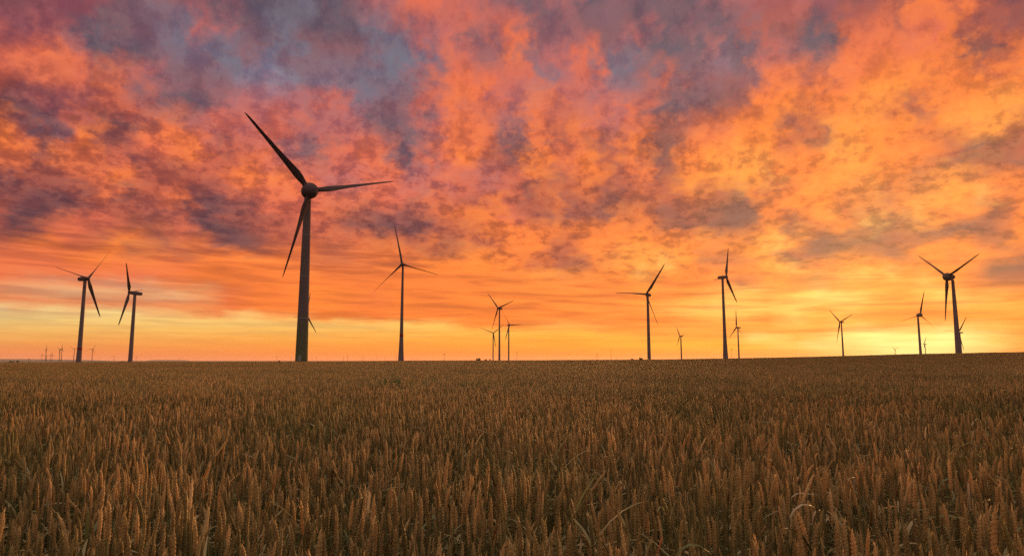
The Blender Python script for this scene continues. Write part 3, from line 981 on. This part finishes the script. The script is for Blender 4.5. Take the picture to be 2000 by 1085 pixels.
    for k in range(3):
        t = phi + k * 2 * math.pi / 3
        D0 = e1 * math.cos(t) + e2 * math.sin(t)
        D = (D0 * math.cos(cone) + a * math.sin(cone)).normalized()
        T = a.cross(D).normalized()
        A = D.cross(T).normalized()
        pc = R(pitch)
        Y = T * math.cos(pc) + A * math.sin(pc)
        Z = D.cross(Y)
        m = Matrix((D, Y, Z)).transposed().to_4x4()
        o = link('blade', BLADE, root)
        wide = 1.25 if detail else 1.35
        o.matrix_local = Matrix.Translation(hubv - base) @ m @ Matrix.Diagonal((rad, rad * wide, rad * wide, 1))
    return root


FLARE = [(0, 3.0), (.06, 2.75), (.14, 2.35), (.24, 1.95), (.32, 1.72), (.6, 1.38), (1, 1.0)]
NEAR = 'wind turbines rising behind the wheat field'
FAR = 'smaller wind turbines farther out in the plain'
turbine('largest and nearest wind turbine, with ball-shaped hub and greenish tower foot', (-75.7, 243.7, 64.6), 35, 15.2, 35.2, 1.9, 1.9,
        [(0, 2.25), (.3, 1.95), (.65, 1.62), (1, 1.22)], pitch=-48, pod=('egg', 3.0, 9.0), overhang=2.6, tower_mat=M_BANDED, group=NEAR, fin=True, detail=True)
turbine('leftmost large wind turbine, red ring low on its tower, two blades raised in a V', (-503.8, 785.1, 98.2), 79, 51.2, 48.6, 2.6, 3.1,
        [(0, 3.0), (.1, 2.75), (.2, 2.5), (.5, 2.15), (1, 1.75)], pitch=52, pod=('box', 13, 5.2), band=(.165, .195), group=NEAR)
turbine('second wind turbine from left, seen side-on with long nacelle pointing right', (-545.2, 943.7, 97.7), 280.9, 48.5, 51.1, 6.6, -.1,
        [(0, 2.95), (.3, 2.6), (.7, 2.2), (1, 1.95)], pitch=82, pod=('box', 17, 5.2), overhang=7.5, group=NEAR)
turbine('wind turbine mostly hidden behind the tower of the largest turbine, blade tips showing', (-430.7, 1394.1, 97.8), 73.5, 70.6, 50.6, 4.5, 1.1,
        [(0, 2.4), (.5, 1.8), (1, 1.4)], pitch=78, pod=('box', 12, 4.2), overhang=2.0, group=NEAR)
turbine('slender wind turbine right of the largest one, red ring above its flared tower foot', (-111, 665.2, 98), 344.6, 102, 41.7, 1.6, 2.5,
        FLARE, pitch=72, pod=('egg', 1.75, 6.5), overhang=2.0, band=(.27, .305), group=NEAR)
turbine('tallest of the three clustered wind turbines near the middle of the skyline', (-26, 1226, 97.7), 314.9, 14.5, 42.5, 6.1, 2,
        [(0, 2.0), (.3, 1.65), (.7, 1.35), (1, 1.15)], pitch=70, pod=('box', 10.5, 4.2), group=NEAR)
turbine('shortest of the three clustered wind turbines, beside low trees near the middle', (-66.5, 2386.8, 99.6), 13.5, 39.6, 50.8, -.1, 1.9,
        [(0, 2.2), (.5, 1.9), (1, 1.6)], pitch=40, pod=('box', 10, 4.2), group=FAR)
turbine('right-hand wind turbine of the three clustered ones, one blade held out level', (-6.2, 1807.8, 97.7), 42.5, 2.7, 46.1, 6.9, 1,
        [(0, 2.0), (.5, 1.8), (1, 1.5)], pitch=50, pod=('box', 9, 4), group=FAR)
turbine('wind turbine with a level left blade and boxy nacelle, right of the two low bushes', (195.3, 964.2, 97.3), 319.3, 53.5, 51.6, 4, 2.5,
        [(0, 2.5), (.4, 2.2), (1, 1.65)], pitch=48, pod=('box', 12, 4.6), group=NEAR)
turbine('small wind turbine left of the broad flared tower, its two long blades leaning left', (660.5, 2630.9, 97.8), 283.5, 4.2, 48.6, 3.7, 2.2,
        [(0, 3.0), (.5, 2.6), (1, 2.1)], pitch=70, pod=('box', 14, 4.6), overhang=5, group=FAR)
turbine('small wind turbine just right of the wide-footed tower, one blade straight up', (653.3, 1941.8, 97.7), 275.7, 95.3, 51.2, 5.9, 2.5,
        [(0, 2.4), (.5, 2.0), (1, 1.5)], pitch=76, pod=('box', 13, 4.2), overhang=4.5, group=FAR)
turbine('wind turbine on a broad flared tower, one blade straight up and nacelle pointing left', (251.6, 775.7, 98.9), 49.5, 70.6, 38.5, 2.4, 1,
        [(0, 3.3), (.06, 3.05), (.14, 2.6), (.24, 2.2), (.38, 1.85), (.62, 1.58), (1, 1.25)], pitch=74, pod=('box', 10, 4.0), overhang=4.6, group=NEAR, fin=True)
turbine('thin wind turbine left of the sun glow, two blades raised in a wide V', (817.2, 1659.9, 97.1), 281.8, 18, 51.3, 3.4, 2.2,
        [(0, 2.4), (.4, 1.95), (1, 1.4)], pitch=76, pod=('box', 11, 3.6), group=FAR)
turbine('wind turbine with an egg-shaped nacelle, standing left of the biggest one on the right', (866.5, 1411.3, 97.8), 112.8, 106.2, 50.8, 4.2, .8,
        [(0, 2.9), (.4, 2.35), (1, 1.8)], pitch=62, pod=('egg', 4.3, 17), overhang=8, group=NEAR)
turbine('tiny wind turbine showing between the two egg-nacelled turbines on the right', (2370.2, 3848.3, 96.9), 268.1, 54.7, 51.3, 3.6, 2.5,
        [(0, 2.4), (1, 1.7)], pitch=80, pod=('box', 16, 4.4), overhang=6, group=FAR)
turbine('biggest wind turbine on the right, egg-shaped nacelle with one blade hanging straight down', (497.7, 755.6, 96.5), 278.8, 21.6, 50.7, 0, 1.3,
        [(0, 3.6), (.15, 3.1), (.4, 2.5), (.7, 2.0), (1, 1.5)], pitch=80, pod=('egg', 4.6, 15), overhang=7, group=NEAR)
turbine('rightmost small wind turbine, half hidden behind the biggest tower on the right', (1207, 1804, 77), 274, 50, 52, 2, 1.5,
        [(0, 2.0), (.5, 1.6), (1, 1.2)], pitch=80, pod=('box', 13, 3.6), overhang=4, group=FAR)

# ------------------------------------------------------------------ the far skyline
def far_turbine_mesh(name, h, rad, psi, phi, thick):
    g = Geo()
    g.lathe([(0, 2.4 * thick), (h * .5, 1.9 * thick), (h - 1.5, 1.5 * thick)], 10)
    a = Vector((math.sin(psi), -math.cos(psi), 0)); e1 = Vector((math.cos(psi), math.sin(psi), 0)); up = Vector((0, 0, 1))
    c = Vector((0, 0, h))
    g.bar(c - a * 8, c + a * 3, 2.1 * thick, 1.7 * thick, 8)
    for k in range(3):
        t = phi + k * 2.0944
        d = e1 * math.cos(t) + up * math.sin(t)
        p = c + a * 2.5
        g.bar(p, p + d * rad * .22, 1.0 * thick, 1.5 * thick, 6)
        g.bar(p + d * rad * .22, p + d * rad, 1.5 * thick, .4 * thick, 6)
    me = g.mesh(name, True); me.materials.append(M_BLADE)
    return me


def on_ray(u, v, height):
    """ground point whose top at the given height above the plain is seen at (u, v)"""
    d = direction(u, v)
    t = (height - EYE) / d[2]
    return d[0] * t, d[1] * t


FARGRP = 'tiny wind turbines along the horizon'
for u, v, h, rad, psi, phi, lab in [
    (82.2, 693.2, 90, 40, 40, 95, 'first tiny horizon turbine from the left edge, shorter than its neighbour'),
    (90.7, 681.7, 100, 44, -50, 100, 'taller leftmost tiny turbine, in line with a lower one below its rotor'),
    (91.2, 694.3, 88, 38, 30, 20, 'low tiny turbine seen under the rotor of the taller one at far left'),
    (99.0, 693.2, 90, 36, 60, 80, 'left one of the close pair of short turbines at far left'),
    (102.2, 692.2, 92, 40, 50, 92, 'right one of the close pair of short turbines at far left'),
    (117.3, 682.3, 100, 44, -20, 25, 'left one of the two tall tiny turbines with touching rotors'),
    (121.2, 681.2, 100, 44, -30, 85, 'right one of the two tall tiny turbines with touching rotors'),
    (145.5, 681.2, 100, 44, 10, 30, 'tiny T-shaped turbine close to the left of the red-ringed tower'),
    (181.2, 681.2, 100, 42, 70, 60, 'tiny turbine alone between the two large turbines on the left'),
    (222.7, 695.5, 92, 40, 20, 92, 'faint turbine on the horizon just left of the second large tower'),
    (266.2, 695.8, 92, 42, 35, 100, 'faint turbine on the horizon just right of the second large tower'),
    (351.0, 698.5, 92, 40, 70, 88, 'faint turbine on the low hump between second and largest tower'),
    (540.7, 696.2, 92, 42, 5, 32, 'faint Y-shaped turbine left of the largest tower'),
    (568.5, 697.0, 92, 40, 30, 95, 'faint turbine close to the left of the largest tower foot'),
    (609.7, 697.7, 92, 42, 15, 25, 'faint low turbine just right of the largest tower foot'),
    (618.7, 696.7, 98, 48, 20, 92, 'second faint turbine right of the largest tower foot, blade upright'),
    (671.0, 697.4, 92, 42, 10, 20, 'lower one of the faint pair midway between largest and slender tower'),
    (679.0, 695.5, 98, 50, 0, 92, 'taller one of the faint pair midway between largest and slender tower'),
    (706.8, 697.7, 90, 40, 40, 60, 'left one of the faint pair with touching rotors before the slender tower'),
    (710.5, 696.7, 95, 44, 0, 35, 'right one of the faint pair with touching rotors before the slender tower'),
    (729.0, 698.5, 90, 40, 0, 40, 'lone faint turbine left of three dots near the slender tower'),
    (735.3, 698.5, 92, 40, 65, 88, 'very faint turbine next to the lone one left of the slender tower'),
    (751.0, 698.2, 92, 42, 10, 95, 'faint turbine midway on the last gap left of the slender tower'),
    (774.7, 697.0, 96, 44, 50, 88, 'faint turbine touching the left side of the flared slender tower foot'),
    (806.0, 699.2, 90, 40, 40, 90, 'faint short turbine just right of the flared slender tower foot'),
    (1166.0, 692.0, 96, 44, 75, 92, 'faint turbine left of the tall thin mast in the middle right'),
    (1203.3, 697.7, 90, 42, 70, 60, 'faint turbine with a leaning blade just right of the tall thin mast'),
    (1748.0, 682.0, 98, 40, 15, 28, 'faint small turbine in the bright glow at right'),
]:
    x, y = on_ray(u, v, h - 2.6)
    dist = math.hypot(x, y)
    me = far_turbine_mesh('distant_turbine', h, rad, R(psi), R(phi), 0.9 + min(dist, 16000) / 30000)
    o = tag(link('distant_turbine', me), lab, 'wind turbine', FARGRP)
    o.location = (x, y, -2.6)


def pole(label, u, v_top, dist, arm, group='poles on the horizon'):
    d = direction(u, v_top); k = dist / math.hypot(d[0], d[1])
    x, y, top = d[0] * k, d[1] * k, EYE + d[2] * k
    zb = float(ground_z(x, y))
    root = tag(empty('utility_pole', (x, y, zb)), label, 'pole', group)
    h = top - zb; w = dist / 1300.0
    link('pole', Geo().lathe([(-.5, .30 * w), (h, .20 * w)], 10).mesh('pole'), root, M_WOOD)
    if arm:
        g = Geo(); L = arm * w / 2
        g.loft([[(-L, -.12 * w, h - .9 * w), (-L, .12 * w, h - .9 * w), (-L, .12 * w, h - .4 * w), (-L, -.12 * w, h - .4 * w)],
                [(L, -.12 * w, h - .9 * w), (L, .12 * w, h - .9 * w), (L, .12 * w, h - .4 * w), (L, -.12 * w, h - .4 * w)]])
        link('crossarm', g.mesh('crossarm', False), root, M_WOOD)
        for q in (-.92, 0, .92):
            link('insulator', Geo().lathe([(h - .4 * w, .12 * w), (h - .1 * w, .2 * w), (h + .25 * w, .16 * w), (h + .5 * w, .05 * w)], 8, 'Z', (q * L, 0, 0)).mesh('insulator'), root, M_STEEL)


pole('T-shaped wooden pole on the skyline right of the slender tower', 868, 691, 1400, 6)
pole('thin pole with a short crossarm just right of the three clustered turbines', 1009.5, 686.5, 1500, 3)
pole('tallest bare mast on the skyline, left of the two low bushes', 1193, 680.5, 1500, 0)
pole('pale T-shaped pole between the broad flared tower and its small neighbour', 1428.7, 681, 1700, 6)
pole('short pole standing in the far fields at the left edge', 56.7, 700, 1300, 2)


def leaf_mat(name, lo, hi):
    m, b = new_mat(name)
    n = b.noise(geo_pos(b), 0.9, 3, 0.6)
    col = b.mix(n, rgba(lo), rgba(hi))
    sh = principled(b, col, 0.6, 0.2)
    tr = b.nt.nodes.new('ShaderNodeBsdfTranslucent'); b.nt.links.new(col, tr.inputs['Color'])
    mx = b.nt.nodes.new('ShaderNodeMixShader'); mx.inputs[0].default_value = 0.25
    b.nt.links.new(sh, mx.inputs[1]); b.nt.links.new(tr.outputs[0], mx.inputs[2])
    finish(b, mx.outputs[0])
    return m


M_FOLIAGE = leaf_mat('dark_foliage', (.035, .045, .018), (.075, .085, .03))
M_WEED = leaf_mat('weed_leaves', (.06, .10, .025), (.13, .18, .05))
M_DRY = straw_mat('dry_leaf', (.45, .34, .20), (.62, .48, .30), 0.5)
M_RUSTY = straw_mat('rust_coloured_leaf', (.48, .17, .07), (.62, .26, .11), 0.5)


def bush(label, u, v_top, dist, wpx, cat='tree'):
    d = direction(u, v_top); k = dist / math.hypot(d[0], d[1])
    x, y, top = d[0] * k, d[1] * k, EYE + d[2] * k
    zb = float(ground_z(x, y)); h = top - zb; w = wpx / FPX * dist
    root = tag(empty('bushy_tree', (x, y, zb)), label, cat, 'low trees on the horizon')
    g = Geo(); g.bar((0, 0, -.2), (0, 0, h * .5), h * .05, h * .03, 8)
    for q in range(5):
        a = q * 1.26
        g.bar((0, 0, h * .28), (math.cos(a) * w * .3, math.sin(a) * w * .3, h * .68), h * .025, h * .008, 6)
    link('trunk', g.mesh('trunk'), root, M_BARK)
    rg = np.random.default_rng(int(u))
    N = 1500
    cs = [(rg.normal(0, .2), rg.normal(0, .2), .62 + rg.normal(0, .08), rg.uniform(.18, .32)) for _ in range(9)]
    V = []
    for i in range(N):
        c = cs[rg.integers(9)]
        p = rg.normal(0, 1, 3); p = p / np.linalg.norm(p) * c[3] * rg.random() ** .4
        q = np.array([(c[0] + p[0]) * w, (c[1] + p[1]) * w, min(max((c[2] + p[2] * .95), .12), 1.0) * h])
        e = rg.normal(0, 1, (2, 3)); e /= np.linalg.norm(e, axis=1)[:, None]
        sz = .055 * h
        V += [q - e[0] * sz, q + e[1] * sz * .6, q + e[0] * sz, q - e[1] * sz * .6]
    me = mesh_np('crown', np.array(V), np.arange(4 * N).reshape(N, 4)); me.materials.append(M_FOLIAGE)
    link('crown', me, root)


bush('rounded dark tree left of the three clustered turbines', 935, 698.6, 900, 10)
bush('smaller low bush between the rounded tree and the clustered turbines', 948.5, 700.6, 900, 6)
bush('small bush touching the foot of the shortest clustered turbine', 957.5, 701, 920, 5)
bush('smaller one of two bushes left of the level-bladed turbine', 1235, 699.2, 900, 5)
bush('larger one of two bushes left of the level-bladed turbine', 1251.5, 697.0, 900, 7)
bush('leftmost dark bush in the far fields at the left edge', 22.5, 704, 1500, 6)
bush('second dark bush in the far fields at the left edge', 35.2, 703.6, 1500, 5)
bush('low dark shrub at the field edge beside the second large turbine', 240, 704.6, 300, 12)
bush('lone dark bush on the field edge left of the largest tower', 545, 703.2, 300, 5)


# ------------------------------------------------------------------ plants that stand out of the crop
def canopy_point(u, v, lift=0.0):
    d = direction(u, v)
    t = 0.0
    for _ in range(30):
        x, y = d[0] * t, d[1] * t
        zc = float(ground_z(x, y)) + CANOPY + lift
        t = (zc - EYE) / d[2]
    return d[0] * t, d[1] * t


def weed(label, u, v, h, seed):
    x, y = canopy_point(u, v)
    zb = float(ground_z(x, y))
    root = tag(empty('green_weed', (x, y, zb)), label, 'weed', 'green weeds in the crop')
    rg = np.random.default_rng(seed)
    st = Geo(); V = []
    for q in range(7):
        a = rg.uniform(0, 6.28); rr = rg.uniform(.02, .28); hh = h * rg.uniform(.86, 1.04)
        bx, by = math.cos(a) * rr, math.sin(a) * rr
        tx, ty = bx * 1.5, by * 1.5
        st.bar((bx, by, -.02), (tx, ty, hh), .006, .002, 5)
        for i in range(46):
            f = rg.uniform(.45, 1.0)
            p = np.array([bx + (tx - bx) * f, by + (ty - by) * f, hh * f])
            az = rg.uniform(0, 6.28); el = rg.uniform(-.2, .8); L = rg.uniform(.04, .10) * (1.25 - f * .6)
            dv = np.array([math.cos(az) * math.cos(el), math.sin(az) * math.cos(el), math.sin(el)])
            sd = np.array([-math.sin(az), math.cos(az), 0]) * L * .28
            V += [p, p + dv * L * .5 + sd, p + dv * L, p + dv * L * .5 - sd]
    link('stem', st.mesh('stem'), root, M_WEED)
    me = mesh_np('foliage', np.array(V), np.arange(len(V)).reshape(-1, 4)); me.materials.append(M_WEED)
    link('foliage', me, root)


weed('left one of two dark green weed clumps standing in the mid field', 746, 750, 1.02, 1)
weed('right one of two dark green weed clumps standing in the mid field', 770, 749, 1.04, 2)
weed('dark green weed clump alone in the mid field, right of the pair', 860, 747, 1.00, 3)


def ribbon(points, width, twist=0.4):
    """leaf blade along a bent line"""
    pts = [Vector(p) for p in points]; n = len(pts)
    g = Geo(); rings = []
    for i, p in enumerate(pts):
        d = (pts[min(i + 1, n - 1)] - pts[max(i - 1, 0)]).normalized()
        s = d.cross(Vector((0, 0, 1)));
        if s.length < .05: s = Vector((1, 0, 0))
        s.normalize(); u_ = d.cross(s).normalized()
        t = i / (n - 1)
        s = s * math.cos(twist * t) + u_ * math.sin(twist * t)
        up = s.cross(d).normalized()
        w = width * (min(1, .35 + t * 3) if t < .4 else (1 - ((t - .4) / .6) ** 1.8)) + .0004
        rings.append([p - s * w, p - up * w * .18, p + s * w, p - up * (w * .18 - .0006)])
    g.loft(rings)
    return g


def stray(label, u, v, shape, size, mat, heading=0.0, group='stray leaves and straws above the crop'):
    """a single bent plant whose highest point stands at picture point (u, v)"""
    x, y = canopy_point(u, v, 0.015)
    zb = float(ground_z(x, y))
    root = tag(empty('bent_wheat_plant', (x, y, zb)), label, 'wheat plant', group)
    c, s = math.cos(heading), math.sin(heading)
    top = CANOPY + 0.015
    P = []
    for dx, dz in shape:
        P.append((dx * size * c, dx * size * s, top + dz * size))
    a = Vector(P[0])
    link('stem', Geo().bar((a.x * .6, a.y * .6, 0), (a.x, a.y, a.z), .0024, .0018, 6).mesh('stem'), root, M_STEM)
    link('leaf', ribbon(P, size * .040).mesh('leaf'), root, mat)


ARCH = [(-.55, -.75), (-.45, -.38), (-.28, -.12), (-.05, 0), (.2, -.03), (.42, -.18), (.58, -.42)]
FLAT = [(-.5, -.30), (-.42, -.10), (-.2, 0), (.05, .0), (.3, -.05), (.5, -.07)]
UP = [(0, -1.0), (.04, -.6), (.10, -.25), (.18, 0), (.21, .02)]
HOOK = [(.05, -.9), (.06, -.5), (.05, -.2), (.0, -.03), (-.10, 0), (-.16, -.05)]
STRAIGHT = [(-.22, -.9), (-.12, -.5), (0, -.1), (.04, 0)]
for lab, u, v, sh, size, mat, hd in [
    ('pale dry leaf bent level and catching light, upper one at lower right', 1570, 962, FLAT, .095, M_DRY, 0.1),
    ('pale dry leaf lying level and pointing left at lower right', 1490, 989, FLAT, .085, M_DRY, 3.3),
    ('long pale leaf arching down to the right, under the level one at lower right', 1570, 984, ARCH, .12, M_DRY, 0.2),
    ('small curled pale leaf tip between the bright specks at lower right', 1597, 995, ARCH, .05, M_DRY, 0.5),
    ('tall hooked straw standing above the crop at right', 1663, 912, HOOK, .11, M_DRY, 0.0),
    ('thin hooked straw with a pale curled head beside the tall hooked one', 1664, 931, ARCH, .06, M_DRY, 0.3),
    ('pale leaf tip standing upright near the right edge', 1891, 945, UP, .09, M_DRY, 1.0),
    ('leaf arching over the crop left of the upright pale tip', 1852, 934, ARCH, .09, M_LEAF, 0.1),
    ('reddish leaf standing up at an angle left of centre', 541, 920, STRAIGHT, .15, M_RUSTY, -0.2),
    ('bright orange leaf tip at the bottom edge left of centre', 311, 1074, UP, .06, M_RUSTY, 0.4),
    ('bright orange leaf slanting up near the bottom, right of centre', 1291, 1046, STRAIGHT, .075, M_RUSTY, 0.3),
    ('pale reddish leaf slanting at the bottom edge right of the largest tower', 655, 1050, STRAIGHT, .10, M_RUSTY, 0.1),
    ('grey leaf arching over the stalks at lower left', 270, 950, ARCH, .09, M_LEAF, 0.0),
    ('thin leaf arching right near the bottom, right of centre', 1350, 1062, ARCH, .10, M_LEAF, 0.1),
    ('broad leaf arching left at lower right among dark gaps', 1535, 1030, ARCH, .14, M_LEAF, 3.2),
    ('long straw leaning right above the middle of the near field', 725, 925, STRAIGHT, .22, M_DRY, 0.3),
]:
    stray(lab, u, v, sh, size, mat, hd)

# ------------------------------------------------------------------ air
hz = Geo()
X0, X1, Y0, Y1, Z0, Z1 = -40000, 40000, -40000, 40000, -12, 175
hz.loft([[(X0, Y0, Z0), (X1, Y0, Z0), (X1, Y1, Z0), (X0, Y1, Z0)], [(X0, Y0, Z1), (X1, Y0, Z1), (X1, Y1, Z1), (X0, Y1, Z1)]])
hm_, hb_ = new_mat('evening_air')
pv = hm_.node_tree.nodes.new('ShaderNodeVolumePrincipled')
pv.inputs['Color'].default_value = (.95, .80, .66, 1)
pv.inputs['Density'].default_value = 1.3e-5
pv.inputs['Anisotropy'].default_value = 0.35
ho = hm_.node_tree.nodes.new('ShaderNodeOutputMaterial'); hm_.node_tree.links.new(pv.outputs[0], ho.inputs['Volume'])
tag(link('haze', hz.mesh('haze', False), None, hm_), kind='stuff')
